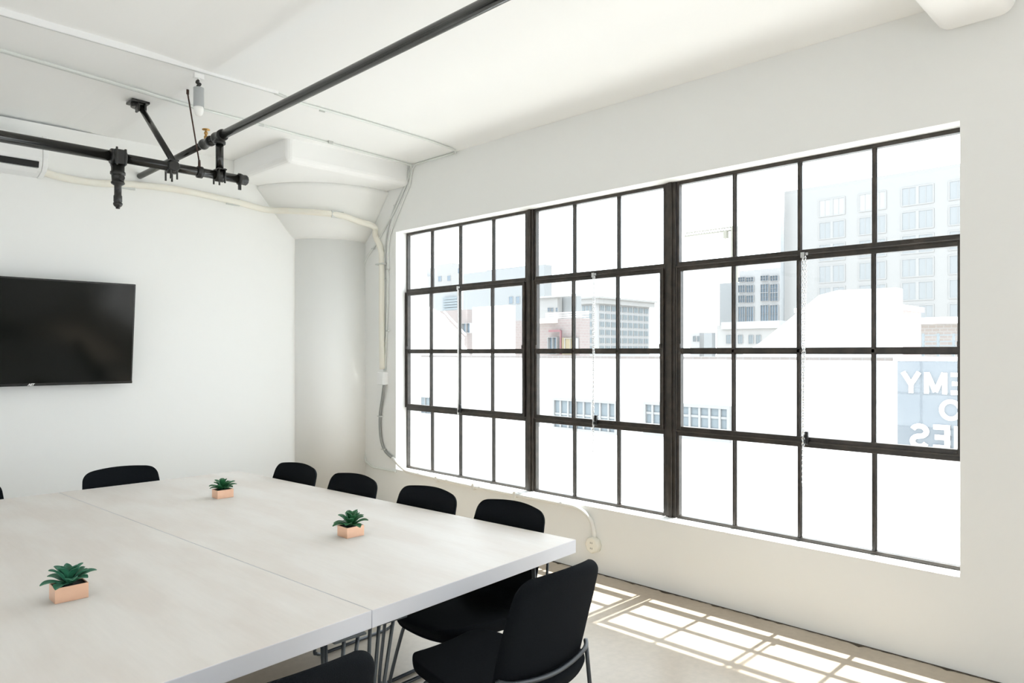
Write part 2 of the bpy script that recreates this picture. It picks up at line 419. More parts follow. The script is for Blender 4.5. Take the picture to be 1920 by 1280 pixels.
table('birch topped table on the left, near succulent standing on it', [Ll, J_-eps, K_-eps, Kl],
      [(1.30, 2.09, ((.045, -.035), (-.01, -.035), (.0, .10), (-.015, .075), (-.045, .045)), (.0, .06)), (.30, 2.1, hp, (0, 0)), (1.05, 5.02, hp, (0, 0)), (.15, 5.02, hp, (0, 0))])

# ------------------------------------------------------------------ chairs (faces +y, origin on the floor)
def chair_shell():
    P = [Vector((0, y, z)) for y, z in ((.305, .402), (.27, .416), (.16, .414), (.04, .402), (-.08, .392), (-.17, .399), (-.225, .432), (-.262, .51), (-.29, .61), (-.32, .71), (-.345, .79), (-.365, .848))]
    W = [.195, .205, .225, .236, .240, .240, .240, .242, .243, .240, .232, .219]
    n = 5; path = catmull(P, n); ws = []
    for i in range(len(P)-1):
        for k in range(n): ws.append(W[i]+(W[i+1]-W[i])*k/n)
    ws.append(W[-1]); N = len(path)
    ln = [0]
    for a, c in zip(path, path[1:]): ln.append(ln[-1]+(c-a).length)
    L = ln[-1]; rows = []; nrm = []
    U = [-1, -.96, -.85, -.65, -.4, -.13, .13, .4, .65, .85, .96, 1]
    for i in range(N):
        t = (path[min(i+1, N-1)]-path[max(i-1, 0)]).normalized(); nr = Vector((0, -t.z, t.y))
        if nr.y < 0 and nr.z < 0: nr = -nr
        if nr.z < 0: nr = -nr
        if i > N*.5 and nr.y < 0: nr = -nr
        wv = ws[i]
        for d, rc in ((ln[i], .10), (L-ln[i], .06)):
            if d < rc: wv -= rc*(1-math.sqrt(max(0, 1-(1-d/rc)**2)))
        s = ln[i]/L; cur = .006+.024*max(0, min(1, (s-.45)/.2))
        row = []
        for u in U:
            p = path[i]+(nr if s < .45 else Vector((0, 1, 0)))*(cur*u*u); p.x = u*wv
            if s > .84: p.z += .009*(1-u*u)*((s-.84)/.16)**1.5
            row.append(p)
        rows.append(row); nrm.append(nr)
    return rows, U, nrm
rows, U, NRM = chair_shell()
def shell_part(name, i0, i1, parent, th, open_end):
    """padded panel: sitter side and rear side, thin at the rim (the end given by open_end keeps its thickness)"""
    b_ = MB(); R = rows[i0:i1]; n = len(R); nu = len(U); top = []; bot = []
    for i, r in enumerate(R):
        k = {'last': i, 'first': n-1-i}[open_end]
        er = min(1, .35+.65*min(1, k/3.)**.5) if k < 3 else 1
        top.append([b_.bm.verts.new(p) for p in r])
        bot.append([b_.bm.verts.new(p-NRM[i0+i]*th*er*(.4 if j in (0, nu-1) else .8 if j in (1, nu-2) else 1 if name != 'seat' else 1.22-.22*abs(U[j])**2)) for j, p in enumerate(r)])
    def q(*v): b_.bm.faces.new(v).smooth = True
    for i in range(n-1):
        for j in range(nu-1):
            q(top[i][j], top[i][j+1], top[i+1][j+1], top[i+1][j]); q(bot[i][j], bot[i+1][j], bot[i+1][j+1], bot[i][j+1])
        q(top[i][0], top[i+1][0], bot[i+1][0], bot[i][0]); q(top[i][-1], bot[i][-1], bot[i+1][-1], top[i+1][-1])
    for j in range(nu-1):
        q(top[0][j], bot[0][j], bot[0][j+1], top[0][j+1]); q(top[-1][j], top[-1][j+1], bot[-1][j+1], bot[-1][j])
    return b_.build(name, M['fabric'], parent, mods=(('SUBSURF', dict(levels=1, render_levels=2)),))
def make_chair():
    root = empty('conference_chair')
    shell_part('seat', 0, 34, root, .066, 'last'); shell_part('backrest', 30, len(rows), root, .03, 'first')
    m = M['chair_metal']
    b_ = MB(); b_.tube([(-.246, -.262, .50), (-.205, -.290, .489), (-.105, -.306, .474), (0, -.312, .468), (.105, -.306, .474), (.205, -.290, .489), (.246, -.262, .50)], .009, 10, smooth_n=4)
    b_.build('back_bar', m, root)
    for s in (-1, 1):
        b_ = MB(); b_.tube([(s*.246, -.262, .504), (s*.262, -.30, .06), (s*.263, -.29, .022), (s*.263, -.25, .01)], .0085, 10, smooth_n=4); b_.build('leg', m, root)
        b_ = MB(); b_.tube([(s*.17, .14, .342), (s*.225, .165, .335), (s*.262, .235, .06), (s*.263, .225, .022), (s*.263, .19, .01)], .0085, 10, smooth_n=4); b_.build('leg', m, root)
        b_ = MB(); b_.tube([(s*.263, -.26, .01), (s*.263, .2, .01)], .0085, 10); b_.build('runner', m, root)
    return root
chair0 = make_chair(); used = False
def place_chair(xb, yb, ang, label, group, sc=1.0):
    """xb, yb: where the top of the backrest stands; ang: heading of the sitter, from +y"""
    global used
    o = chair0 if not used else copy_tree(chair0); used = True
    d = Vector((-math.sin(ang), math.cos(ang)))
    o.location = (xb+d.x*.365, yb+d.y*.365, 0); o.rotation_euler = (0, 0, ang)
    tag(o, label, 'chair', group)
gw = 'black chairs along the window side of the tables'
rt = math.atan2(R_.x-Cc.x, Cc.y-R_.y)
def rx(y): return R_.x+(Cc.x-R_.x)*(y-R_.y)/(Cc.y-R_.y)+.095
place_chair(rx(2.60), 2.60, PI/2+rt*.6, 'black upholstered chair on the window side, nearest to the table corner', gw)
place_chair(rx(3.21), 3.21, PI/2+rt, 'black upholstered chair, second from the near corner on the window side', gw)
place_chair(rx(3.88), 3.88, PI/2+rt, 'black upholstered chair, third from the near corner on the window side', gw)
place_chair(rx(4.53)+.02, 4.54, PI/2+rt*1.3, 'black upholstered chair, farthest on the window side, next to the column', gw)
place_chair(1.95, 1.66, .03, 'large black upholstered chair in front, with its bowed back bar showing', 'black chairs at the near end of the tables')
place_chair(.875, 1.575, .0, 'black chair cut off at the bottom edge, only its back top showing', 'black chairs at the near end of the tables')
place_chair(1.575, 5.27, PI, 'black upholstered chair at the far end of the tables, before the blank wall', 'black chairs at the far end of the tables')
place_chair(.685, 5.27, PI, 'black upholstered chair at the left picture edge, under the television', 'black chairs at the far end of the tables')

# ------------------------------------------------------------------ succulents
def succulent(corner, sx, sy, h, seed, label, m, size=1.0):
    root = empty('potted_succulent', (corner.x+sx/2, corner.y+sy/2, ZTB)); tag(root, label, 'plant', 'succulents in copper pots on the tables')
    r = random.Random(seed)
    b_ = MB(); tk = .003; z1 = h
    v = b_.bm.verts
    def q(a): return [v.new(p) for p in a]
    ou0 = q([(-sx/2, -sy/2, 0), (sx/2, -sy/2, 0), (sx/2, sy/2, 0), (-sx/2, sy/2, 0)]); ou1 = q([(x.co.x, x.co.y, z1) for x in ou0])
    in1 = q([(x.co.x*(1-2*tk/sx), x.co.y*(1-2*tk/sy), z1) for x in ou0]); in0 = q([(x.co.x, x.co.y, z1*.5) for x in in1])
    for i in range(4):
        j = (i+1) % 4
        for a, c in ((ou0, ou1), (ou1, in1), (in1, in0)): b_.bm.faces.new((a[i], a[j], c[j], c[i]))
    b_.bm.faces.new(ou0[::-1]); b_.bm.faces.new(in0)
    b_.build('pot', M['copper'], root, mods=(BEV(.0015, 2),))
    b_ = MB(); b_.box(-sx/2+tk, sx/2-tk, -sy/2+tk, sy/2-tk, h*.5, h*.9); b_.build('soil', M['soil'], root)
    b_ = MB()
    leaves = [(a, .26, 1.0, .034) for a in range(0, 360, 45)]+[(a+20, .80, 1.0, .032) for a in range(0, 360, 52)]+[(a+5, 1.12, .9, .026) for a in range(0, 360, 100)]+[(40, 1.42, .72, .02), (220, 1.3, .6, .018)]
    for a, el, ls, wd in leaves:
        a = math.radians(a+r.uniform(-14, 14)); el += r.uniform(-.16, .2); L = .076*ls*size*r.uniform(.85, 1.12); w_ = wd*size
        n = 9; g = []
        for i in range(n):
            t = i/(n-1); wid = w_*(.28+.72*math.sin(min(1, t*1.35)*PI/2))*(math.sqrt(max(0, 1-max(0, (t-.72)/.28)**2.2)) if t > .72 else 1)*.5
            wid = max(wid, .0012)
            e2 = el+.18*math.sin(t*PI)-.05*t
            rad = .004+L*t*math.cos(e2); zz = h*.85+.004+L*t*math.sin(e2)+.0*t
            row = []
            for u in (-1, -.5, 0, .5, 1):
                lift = .0045*size*(u*u)*(1.3 if t < .9 else .8)
                px_ = rad*math.cos(a)-u*wid*math.sin(a); py_ = rad*math.sin(a)+u*wid*math.cos(a)
                row.append(b_.bm.verts.new((px_-lift*math.sin(el)*math.cos(a), py_-lift*math.sin(el)*math.sin(a), zz+lift*math.cos(el))))
            g.append(row)
        for p, c in zip(g, g[1:]):
            for k in range(4): b_.bm.faces.new((p[k], p[k+1], c[k+1], c[k])).smooth = True
    b_.build('foliage', m, root, mods=(('SOLIDIFY', dict(thickness=.0035, offset=0)), ('SUBSURF', dict(levels=1, render_levels=1))))
c1 = at(103, 1133, Z=ZTB); c2 = at(407.8, 935.8, Z=ZTB); c3 = at(650.8, 1010, Z=ZTB)
succulent(c1, .104, .08, .054, 5, 'nearest green succulent in a copper pot, on the left table', M['leaf'], 1.14)
succulent(c2, .098, .08, .05, 11, 'farthest green succulent in a copper pot, near the far table corner', M['leaf2'], 1.02)
succulent(c3, .094, .085, .05, 23, 'middle green succulent in a copper pot, on the window side table', M['leaf2'], 1.08)

# ------------------------------------------------------------------ television and air conditioner
tvw, tvh = 1.46, .86
tr_ = at(255, 533, Y=6.36); br_ = at(248, 718, Y=6.455)
tv = empty('television', (tr_.x-tvw/2, 6.41, (tr_.z+br_.z)/2)); tag(tv, 'large black flat television tilted down on the white wall', 'television')
tilt = math.atan2(br_.y-tr_.y, tr_.z-br_.z); tvh = math.hypot(br_.y-tr_.y, tr_.z-br_.z)
tv.rotation_euler = (tilt, 0, 0)
b = MB(); b.box(-tvw/2, tvw/2, -.002, .035, -tvh/2, tvh/2); b.build('casing', M['tvb'], tv, mods=(BEV(.004),))
b = MB(); b.box(-tvw/2+.012, tvw/2-.012, -.004, -.001, -tvh/2+.022, tvh/2-.012); b.build('screen', M['tv'], tv)
b = MB(); b.box(-tvw/2, tvw/2, -.006, -.001, -tvh/2, -tvh/2+.02); b.build('lower_bezel', M['tvb'], tv, mods=(BEV(.002),))
me = text_mesh('AET', .022, .0012, .35, .0008); o = bpy.data.objects.new('logo', me); C.objects.link(o); o.parent = tv
me.materials.append(M['white_plastic']); o.rotation_euler = (PI/2, 0, 0); o.location = (at(52, 715, Y=6.45).x-tv.location.x, -.0075, -tvh/2+.004); o['label'] = 'small white lettering'
b = MB(); b.box(-.25, .25, .035, .10, -.15, .15); b.box(-.2, .2, .09, .135, -.2, .12); b.build('wall_mount', M['tvb'], tv)

ac = empty('air_conditioner', (.90, YB, 2.97)); tag(ac, 'white split air conditioner high on the wall, left picture edge', 'air conditioner')
pr = [(0, .29), (-.17, .29), (-.2, .25), (-.21, .12), (-.19, .06), (-.15, .025), (-.05, .0), (0, .0)]
b = MB(); b.prism([(-.52, y, z) for y, z in pr], (.99, 0, 0)); b.build('casing', M['white_plastic'], ac, mods=(BEV(.008, 3),))
b = MB(); b.prism([(.47, y*1.02-.002, z*1.01) for y, z in pr[:-1]]+[(.47, 0, -.003)], (.035, 0, 0)); b.build('end_cap', M['white_plastic'], ac, mods=(BEV(.006, 2),))
b = MB(); b.prism([(-.5, y, z) for y, z in ((-.200, .085), (-.207, .087), (-.190, .042), (-.175, .045))], (.945, 0, 0)); b.build('air_slot', M['dark'], ac, )
b = MB(); b.prism([(-.5, y, z) for y, z in ((-.184, .040), (-.188, .036), (-.155, .008), (-.15, .012))], (.94, 0, 0)); b.build('louver', M['white_plastic'], ac)

# ------------------------------------------------------------------ pipes under the ceiling
PBX, PBZ = 2.12, 3.116
b = MB(); b.tube([(PBX, -3.1, PBZ), (PBX, 4.96, PBZ)], .029, 20); pb = b.build('water_pipe', M['black_pipe'])
tag(pb, 'long black pipe running under the ceiling toward the television wall', 'pipe')
def child(b_, name, m, par, lab=None, mods=()):
    bmesh.ops.translate(b_.bm, verts=b_.bm.verts, vec=-Vector(par.location)); q = b_.build(name, m, par, mods)
    if lab: q['label'] = lab
    return q
b = MB(); b.tube([(PBX, 4.96, PBZ), (PBX, YB+.02, PBZ)], .024, 20); child(b, 'far_section', M['black_pipe'], pb)
b = MB(); b.lathe([(.036, 4.90), (.04, 4.905), (.04, 4.93), (.036, 4.94), (.036, 4.99), (.04, 5.0), (.04, 5.02), (.033, 5.03)], (PBX, 0, PBZ), 'Y', 20)
b.lathe([(.036, PBZ-.055), (.04, PBZ-.05), (.04, PBZ-.035), (.03, PBZ-.02)], (PBX, 4.96, 0), 'Z', 20); child(b, 'tee_fitting', M['black_iron'], pb)
b = MB(); b.lathe([(.033, 5.10), (.037, 5.105), (.037, 5.12), (.031, 5.13), (.031, 5.21), (.037, 5.22), (.037, 5.24), (.033, 5.245)], (PBX, 0, PBZ), 'Y', 20); child(b, 'coupling', M['black_iron'], pb)
b = MB(); b.tube([(PBX, 4.96, PBZ-.03), (PBX, 4.96, 2.88)], .026, 18); child(b, 'drop_pipe', M['black_pipe'], pb)
b = MB(); b.lathe([(.014, PBZ+.02), (.014, PBZ+.05), (.008, PBZ+.055), (.008, PBZ+.085)], (PBX, 5.19, 0), 'Z', 14)
b.lathe([(.007, PBZ+.06), (.013, PBZ+.066), (.013, PBZ+.078), (.006, PBZ+.084), (.006, PBZ+.092), (.026, PBZ+.094), (.028, PBZ+.098), (.024, PBZ+.102)], (PBX, 5.19, 0), 'Z', 18)
child(b, 'valve', M['brass'], pb, 'small brass valve with round handwheel')

PAY, PAZ = 4.965, 2.845
b = MB(); b.tube([(-3.95, PAY, PAZ+.02), (1.42, PAY, PAZ+.005)], .034, 20); b.tube([(1.42, PAY, PAZ+.005), (2.30, PAY, PAZ)], .030, 20)
pa = b.build('sprinkler_pipe', M['black_pipe']); tag(pa, 'black pipe with clamps running from the left edge to a capped end', 'pipe')
x = 1.475
b = MB(); b.lathe([(.044, x-.045), (.05, x-.04), (.05, x-.02), (.045, x-.015), (.047, x+.02), (.053, x+.025), (.053, x+.04), (.044, x+.045)], (0, PAY, PAZ+.003), 'X', 20)
for dy in (-1, 1):
    b.box(x-.03, x+.03, PAY+dy*.045-.008, PAY+dy*.045+.008, PAZ-.045, PAZ+.045); b.tube([(x-.02, PAY+dy*.05, PAZ-.055), (x-.02, PAY+dy*.05, PAZ+.058)], .007, 8)
    b.tube([(x+.03, PAY+dy*.05, PAZ-.05), (x+.03, PAY+dy*.05, PAZ+.05)], .008, 8)
child(b, 'tee_clamp', M['black_iron'], pa, mods=(BEV(.003),))
b = MB(); b.lathe([(.038, PAZ-.03), (.038, PAZ-.085), (.044, PAZ-.09), (.044, PAZ-.105), (.037, PAZ-.11), (.035, PAZ-.15), (.04, PAZ-.155), (.038, PAZ-.165), (.021, PAZ-.175), (.021, PAZ-.235),
           (.025, PAZ-.24), (.025, PAZ-.275), (.022, PAZ-.28), (.027, PAZ-.285), (.027, PAZ-.295), (.021, PAZ-.305), (.012, PAZ-.312), (.012, PAZ-.32)], (x, PAY, 0), 'Z', 18)
b.lathe([(.018, -.045), (.018, -.03), (.006, -.028)], (x+.01, PAY, PAZ-.13), 'Y', 12)
child(b, 'sprinkler_drop', M['black_iron'], pa)
for cx, big in ((1.80, 1), (2.12, 0), (1.985, 2)):
    b = MB(); rr_ = .037 if big != 2 else .034; hw = .02 if big == 2 else .03
    b.lathe([(rr_-.002, cx-hw), (rr_+.006, cx-hw+.004), (rr_+.006, cx+hw-.004), (rr_-.002, cx+hw)], (0, PAY, PAZ), 'X', 20)
    if big != 2:
        for dy in (-.045, .045):
            b.tube([(cx-.02, PAY+dy, PAZ+.045), (cx-.02, PAY+dy, PAZ-.055 if big == 0 else PAZ-.085)], .0065, 8)
            b.tube([(cx+.02, PAY+dy, PAZ+.045), (cx+.02, PAY+dy, PAZ-.055 if big == 0 else PAZ-.085)], .0065, 8)
        b.box(cx-.03, cx+.03, PAY-.055, PAY+.055, PAZ+.034, PAZ+.042)
        if big: b.lathe([(.03, -.06), (.036, -.055), (.036, -.04), (.03, -.034)], (cx, PAY, PAZ), 'Y', 16)
    child(b, 'pipe_clamp', M['black_iron'], pa)
b = MB(); b.lathe([(.031, 2.25), (.043, 2.255), (.043, 2.275), (.036, 2.28), (.038, 2.31), (.032, 2.315), (.03, 2.32)], (0, PAY, PAZ), 'X', 8); b.box(2.255, 2.275, PAY-.006, PAY+.006, PAZ-.075, PAZ-.04)
child(b, 'end_cap', M['black_iron'], pa)
# diagonal brace to the ceiling, thin hanger rod
b = MB(); b.tube([(1.80, 4.93, PAZ+.03), (1.775, 5.50, ZC-.02)], .0205, 16); br0 = b.build('pipe_brace', M['black_pipe']); tag(br0, 'short black diagonal brace between pipe clamp and ceiling', 'brace')
b = MB(); b.box(1.71, 1.83, 5.45, 5.58, ZC-.014, ZC+.004); b.lathe([(.05, ZC-.04), (.05, ZC-.012), (.03, ZC-.010)], (1.77, 5.51, 0), 'Z', 14)
b.box(1.745, 1.76, 5.44, 5.50, ZC-.08, ZC-.02); b.box(1.79, 1.805, 5.44, 5.50, ZC-.08, ZC-.02); child(b, 'ceiling_flange', M['black_iron'], br0, mods=(BEV(.004),))
b = MB(); b.tube([(1.915, 4.99, ZC-.005), (1.915, 4.99, ZC-.035)], .009, 10); b.tube([(1.915, 4.99, ZC-.03), (1.982, 4.965, PAZ+.07)], .0052, 8)
b.tube([(1.982, 4.965, PAZ+.08), (1.972, 4.94, PAZ+.03)], .008, 8); b.tube([(1.982, 4.965, PAZ+.08), (1.995, 4.99, PAZ+.03)], .008, 8)
tag(b.build('hanger_rod', M['rust']), 'thin dark threaded rod hanging the black pipe from the ceiling', 'rod')

# ------------------------------------------------------------------ track light
zt = ZC
tp0, tp1 = Vector((-3.5, 4.42, 0)), Vector((2.37, 4.61, 0))
dr = (tp1-tp0).normalized(); nn = Vector((-dr.y, dr.x, 0))
def bar(b_, a, c, w_, z0, z1):
    b_.prism([a-nn*w_+Vector((0, 0, z0)), c-nn*w_+Vector((0, 0, z0)), c+nn*w_+Vector((0, 0, z0)), a+nn*w_+Vector((0, 0, z0))], (0, 0, z1-z0))
trk = empty('track_light_rail', (0, 4.53, ZC-.02)); tag(trk, 'white lighting track on the ceiling at upper left', 'track')
b = MB(); bar(b, tp0, tp1, .013, zt-.016, zt+.04); child(b, 'rail', M['white_plastic'], trk)
b = MB(); bar(b, tp0, tp1-dr*.02, .004, zt-.0175, zt-.015); child(b, 'slot', M['galv'], trk, 'grey slot along the rail')
hx = 1.83; hp0 = tp0+dr*((hx-tp0.x)/dr.x)
lamp = empty('track_spotlight', (hx, hp0.y, ZC-.03)); tag(lamp, 'grey cylinder spotlight with frosted bulb hanging from the ceiling track', 'lamp')
b = MB(); b.box(-.03, .03, -.014, .014, -.03, 0); b.tube([(0, 0, -.03), (0, 0, -.045)], .008, 8); b.build('adapter', M['white_plastic'], lamp)
b = MB(); b.tube([(0, 0, -.04), (-.012, 0, -.055), (.01, 0, -.062), (-.005, 0, -.075), (.002, 0, -.09)], .009, 10, smooth_n=4); b.build('swivel', M['black_iron'], lamp)
b = MB(); b.lathe([(.024, -.085), (.0315, -.088), (.0315, -.205), (.029, -.207)], seg=24); b.build('lamp_body', M['grey_metal'], lamp)
b = MB(); b.lathe([(.026, -.2), (.0285, -.215), (.0285, -.235), (.022, -.255), (.01, -.266)], seg=20); b.build('bulb', M['bulb'], lamp)

# ------------------------------------------------------------------ conduits, sleeve, boxes
XW = DX
def conduit(name, pts, r, m, label, cat='conduit', clips=(), seg=10, sm=0, clip_m='galv'):
    b_ = MB(); b_.tube(pts, r, seg, smooth_n=sm); o_ = b_.build(name, M[m]); tag(o_, label, cat)
    for c_, ax in clips:
        k = MB(); c_ = Vector(c_); d = {'X': (r*2.2, .006, r*1.15), 'Y': (.006, r*2.2, r*1.15)}.get(ax, (r*1.2, r*2.2, .006))
        k.box(c_.x-d[0], c_.x+d[0], c_.y-d[1], c_.y+d[1], c_.z-d[2], c_.z+d[2]); k.build('clip', M[clip_m], o_)
    return o_
zc = ZC-.012
def on_ceil(px, py, z=zc): return at(px, py, Z=z)
ca = [Vector((-3.9, 4.6, zc+.03))]+[on_ceil(*p) for p in ((0, 93), (200, 151), (380, 205), (560, 253), (700, 290))]
corner = Vector((XW-.03, 5.47, zc)); ca += [Vector((4.0, 5.45, zc)), Vector((XW-.04, 5.46, zc-.004)), Vector((XW-.012, 5.49, zc-.04))]
wd = lambda px, py, X=XW-.011: at(px, py, X=X)
ca += [wd(762, 345), wd(738, 400)]
conduit('electrical_conduit', ca+[wd(702, 462), wd(688, 482), wd(683, 496), wd(682, 700), wd(680.5, 840), wd(686, 866), wd(700, 876), wd(742, 884)], .0095, 'conduit',
        'thin conduit crossing the ceiling, turning down the corner to the sill', clips=((on_ceil(490, 234), 'X'), (on_ceil(620, 267), 'X'), (wd(700, 466), 'Z'), (wd(681, 805), 'Z')))
cb = [Vector((tp1.x-.02, tp1.y, zc))]+[on_ceil(*p) for p in ((560, 192), (680, 226), (800, 262))]
e = at(857, 282, Z=zc); cb += [Vector((4.06, e.y-.01, zc)), Vector((4.13, e.y+.01, zc)), Vector((XW-.014, e.y+.06, zc)), Vector((XW-.014, 5.1, zc)), Vector((XW-.014, 5.42, zc)), Vector((XW-.012, 5.47, zc-.03))]
conduit('electrical_conduit', cb+[wd(767, 350), wd(742, 410), wd(731, 440), wd(728, 462), wd(727, 560), wd(722, 695)], .0095, 'conduit',
        'thin conduit from the track end along the ceiling down to the junction box', clips=((on_ceil(604, 207), 'X'), (wd(727, 505), 'Z'), (wd(727, 620), 'Z')))
conduit('electrical_conduit', [Vector((-3.9, 4.63, zc+.03)), on_ceil(0, 97), on_ceil(200, 154.5), on_ceil(373, 205.5)], .006, 'galv', 'short grey green wire run beside the ceiling conduit, upper left')
conduit('electrical_conduit', [Vector((XW-.03, 5.5, zc-.03)), wd(765, 335), wd(741, 385), wd(729, 420), wd(723.5, 450), wd(721.5, 480), wd(720.5, 695)], .008, 'galv',
        'grey conduit beside the junction box drop, left of the window', clips=((wd(741, 385), 'Z'), (wd(721, 525), 'Z'), (wd(721, 640), 'Z')))
# junction box and flexible conduit
jb = at(722, 709, X=XW); b = MB(); b.box(XW-.06, XW+.002, jb.y-.05, jb.y+.05, jb.z-.062, jb.z+.062)
j = b.build('junction_box', M['white_plastic'], mods=(BEV(.004),)); tag(j, 'small white junction box left of the window', 'box')
b = MB(); b.box(XW-.064, XW-.06, jb.y-.045, jb.y+.045, jb.z-.057, jb.z+.057); b.build('cover', M['white_plastic'], j)
conduit('flexible_conduit', [wd(720, 720, XW-.03), wd(717, 745, XW-.02), wd(712.5, 780, XW-.015), wd(714, 820, XW-.015), wd(722, 845, XW-.015), wd(738, 860, XW-.015)], .0135, 'flex', 'grey flexible conduit curving down from the junction box', clips=((wd(713, 780), 'Z'), (wd(720, 842), 'Z')), sm=6)
# white pipe under the sill ending at the outlet
so = at(1116, 1020, X=XW)
zp = OZ0+.045
pts = [wd(736, 858, XW-.014), Vector((XW-.016, 5.62, .505)), Vector((XW-.016, 5.45, .478)), Vector((XW-.016, 4.6, .462)), Vector((XW-.016, so.y+.36, .462)), Vector((XW-.016, so.y+.14, .45)), Vector((XW-.016, so.y+.03, .385)), Vector((XW-.016, so.y, .30)), Vector((XW-.016, so.y, so.z+.05))]
sp = MB(); sp.tube(pts, .0155, 12, smooth_n=6); sp = sp.build('sill_conduit', M['white_conduit']); tag(sp, 'white conduit under the sill bending down to the outlet', 'conduit')
for yy in (5.1, 4.6, 4.1):
    k = MB(); k.box(XW-.034, XW, yy-.012, yy+.012, .435, .49); k.build('strap', M['white_conduit'], sp)
b = MB(); b.lathe([(.062, 0), (.062, -.035), (.058, -.045), (.05, -.047)], (XW, so.y, so.z), 'X', 8)
ob = b.build('wall_outlet', M['cream']); tag(ob, 'cream electrical outlet low on the window wall', 'outlet')
for dz in (-.022, .018):
    for dy in (-.007, .007):
        b = MB(); b.box(XW-.0485, XW-.046, so.y+dy-.0015, so.y+dy+.0015, so.z+dz-.006, so.z+dz+.006); b.build('socket_slot', M['dark'], ob)
# cream insulated sleeve from the air conditioner over the capital and down the window wall
cr = [Vector((1.36, YB-.05, 3.03)), at(110, 331, Y=YB-.03), at(180, 343, Y=YB-.028), at(238, 345, Y=YB-.028), at(330, 355, Y=YB-.028), at(437, 377, Y=YB-.028), at(500, 393, Y=YB-.04), Vector((3.42, 6.30, 2.965)), Vector((3.56, 6.13, 2.945)), Vector((3.75, 6.03, 2.93)), Vector((3.93, 6.02, 2.90)),
      Vector((4.09, 5.98, 2.86)), at(704, 442, X=XW-.035), at(714, 468, X=XW-.028), at(716, 500, X=XW-.028), at(716, 600, X=XW-.028), at(717, 692, X=XW-.028)]
conduit('insulated_sleeve', cr, .029, 'cream', 'thick cream insulated sleeve running from the air conditioner round the column', 'pipe', sm=6, seg=14,
        clips=((at(238, 347, Y=YB-.03), 'X'), (at(437, 378, Y=YB-.03), 'X'), (Vector((3.72, 6.04, 2.935)), 'X'), (at(716, 495, X=XW-.03), 'Z')))

# ------------------------------------------------------------------ outdoors
ow = mat('sunbleached_white_wall', (.86, .85, .83), .9)
pale = mat('pale_concrete_facade', (.228, .226, .222), .9)
paleb = mat('pale_blue_grey_facade', (.198, .206, .210), .9)
gls = mat('hazy_window_glass', (0.130, 0.152, 0.164), .7)
gls2 = mat('blue_curtain_glass', (.125, .163, .20), .7)
brickm = brick_mat('pale_red_brick', (0.180, 0.148, 0.143), (0.188, 0.160, 0.154), (0.19, 0.178, 0.173), 1.2)
brickm2 = brick_mat('pale_tan_brick', (0.161, 0.140, 0.127), (0.174, 0.155, 0.146), (0.186, 0.180, 0.174), 2.0)
roadm = mat('bright_street', (.55, .54, .52), .9)
b = MB(); b.box(4.6, 600, -300, 700, -9, -8.5); struct(b.build('ground', roadm), 'street level far below the window')

def bldg(name, label): o_ = empty(name); tag(o_, label, 'building'); return o_
def facade_box(par, m, X, p0, p1, depth, zbot=-8.5, name='wall', Yc=None):
    """box whose face on plane X spans the seen corners p0 (left, top) .. p1 (right, top)"""
    a = at(*p0, X=X); c = at(*p1, X=X); c.y = at(*p1, X=X+depth).y; b_ = MB(); b_.box(X, X+depth, min(a.y, c.y), max(a.y, c.y), zbot, max(a.z, c.z)); return b_.build(name, m, par)
def fwin(par, X, x0, x1, y0, y1, m, bars=(3, 2), fm=None, pr=.0):
    """one framed window in a facade on plane X"""
    a = at(x0, y0, X=X); c = at(x1, y1, X=X); w_ = a.y-c.y; h_ = a.z-c.z; t = w_*.03
    f = MB(); d0, d1 = X-.25*pr-.12, X+.02
    f.box(d0, d1, c.y, a.y, a.z-t, a.z); f.box(d0, d1, c.y, a.y, c.z, c.z+t); f.box(d0, d1, c.y, c.y+t, c.z+t, a.z-t); f.box(d0, d1, a.y-t, a.y, c.z+t, a.z-t)
    for k in range(1, bars[0]): yy = c.y+w_*k/bars[0]; f.box(d0+.02, d1-.01, yy-t/2.5, yy+t/2.5, c.z+t, a.z-t)
    for k in range(1, bars[1]): zz = c.z+h_*k/bars[1]; f.box(d0+.04, d1-.02, c.y+t, a.y-t, zz-t/2.5, zz+t/2.5)
    q = f.build('window', fm or pale, par)
    g = MB(); g.box(X-.05, X+.01, c.y+t*.5, a.y-t*.5, c.z+t*.5, a.z-t*.5); g.build('pane', m, q)

# white building across the street
w1 = bldg('street_building', 'low sunlit white building directly across the street')
b = MB(); b.box(18, 24, -14, 75, -8.5, 1.42); b.build('wall', ow, w1)
b = MB(); b.box(17.9, 18.3, -14, 75, 1.42, 1.50); b.build('coping', brickm2, w1)
fwin(w1, 18, 1040, 1160, 745, 815, gls, (8, 2)); fwin(w1, 18, 1210, 1372, 752, 830, gls, (9, 3)); fwin(w1, 18, 789, 812, 743, 776, gls, (2, 2)); fwin(w1, 18, 999, 1012, 747, 800, gls, (2, 2))
# white gabled volume with brick flank on the same roof
w2 = bldg('rooftop_house', 'white gabled rooftop volume with pale brick flank')
poly = [at(*p, X=18.6) for p in ((1380, 676), (1428, 640), (1536, 553), (1572, 544), (1680, 539), (1680, 676))]
poly[0].z = poly[-1].z = 1.42
b = MB(); b.prism(poly, (.5, 0, 0)); b.build('gable_wall', ow, w2)
y0 = at(1680, 600, X=19.1).y; x1 = at(1727, 591, Y=y0).x; ztop = at(1680, 579, X=19.1).z
b = MB(); b.box(19.1, x1, y0, y0+2.5, 1.42, ztop); b.build('brick_flank', brickm, w2)
b = MB(); b.box(19.05, x1+.08, y0-.06, y0+2.5, ztop, ztop+.12); b.build('coping', ow, w2)
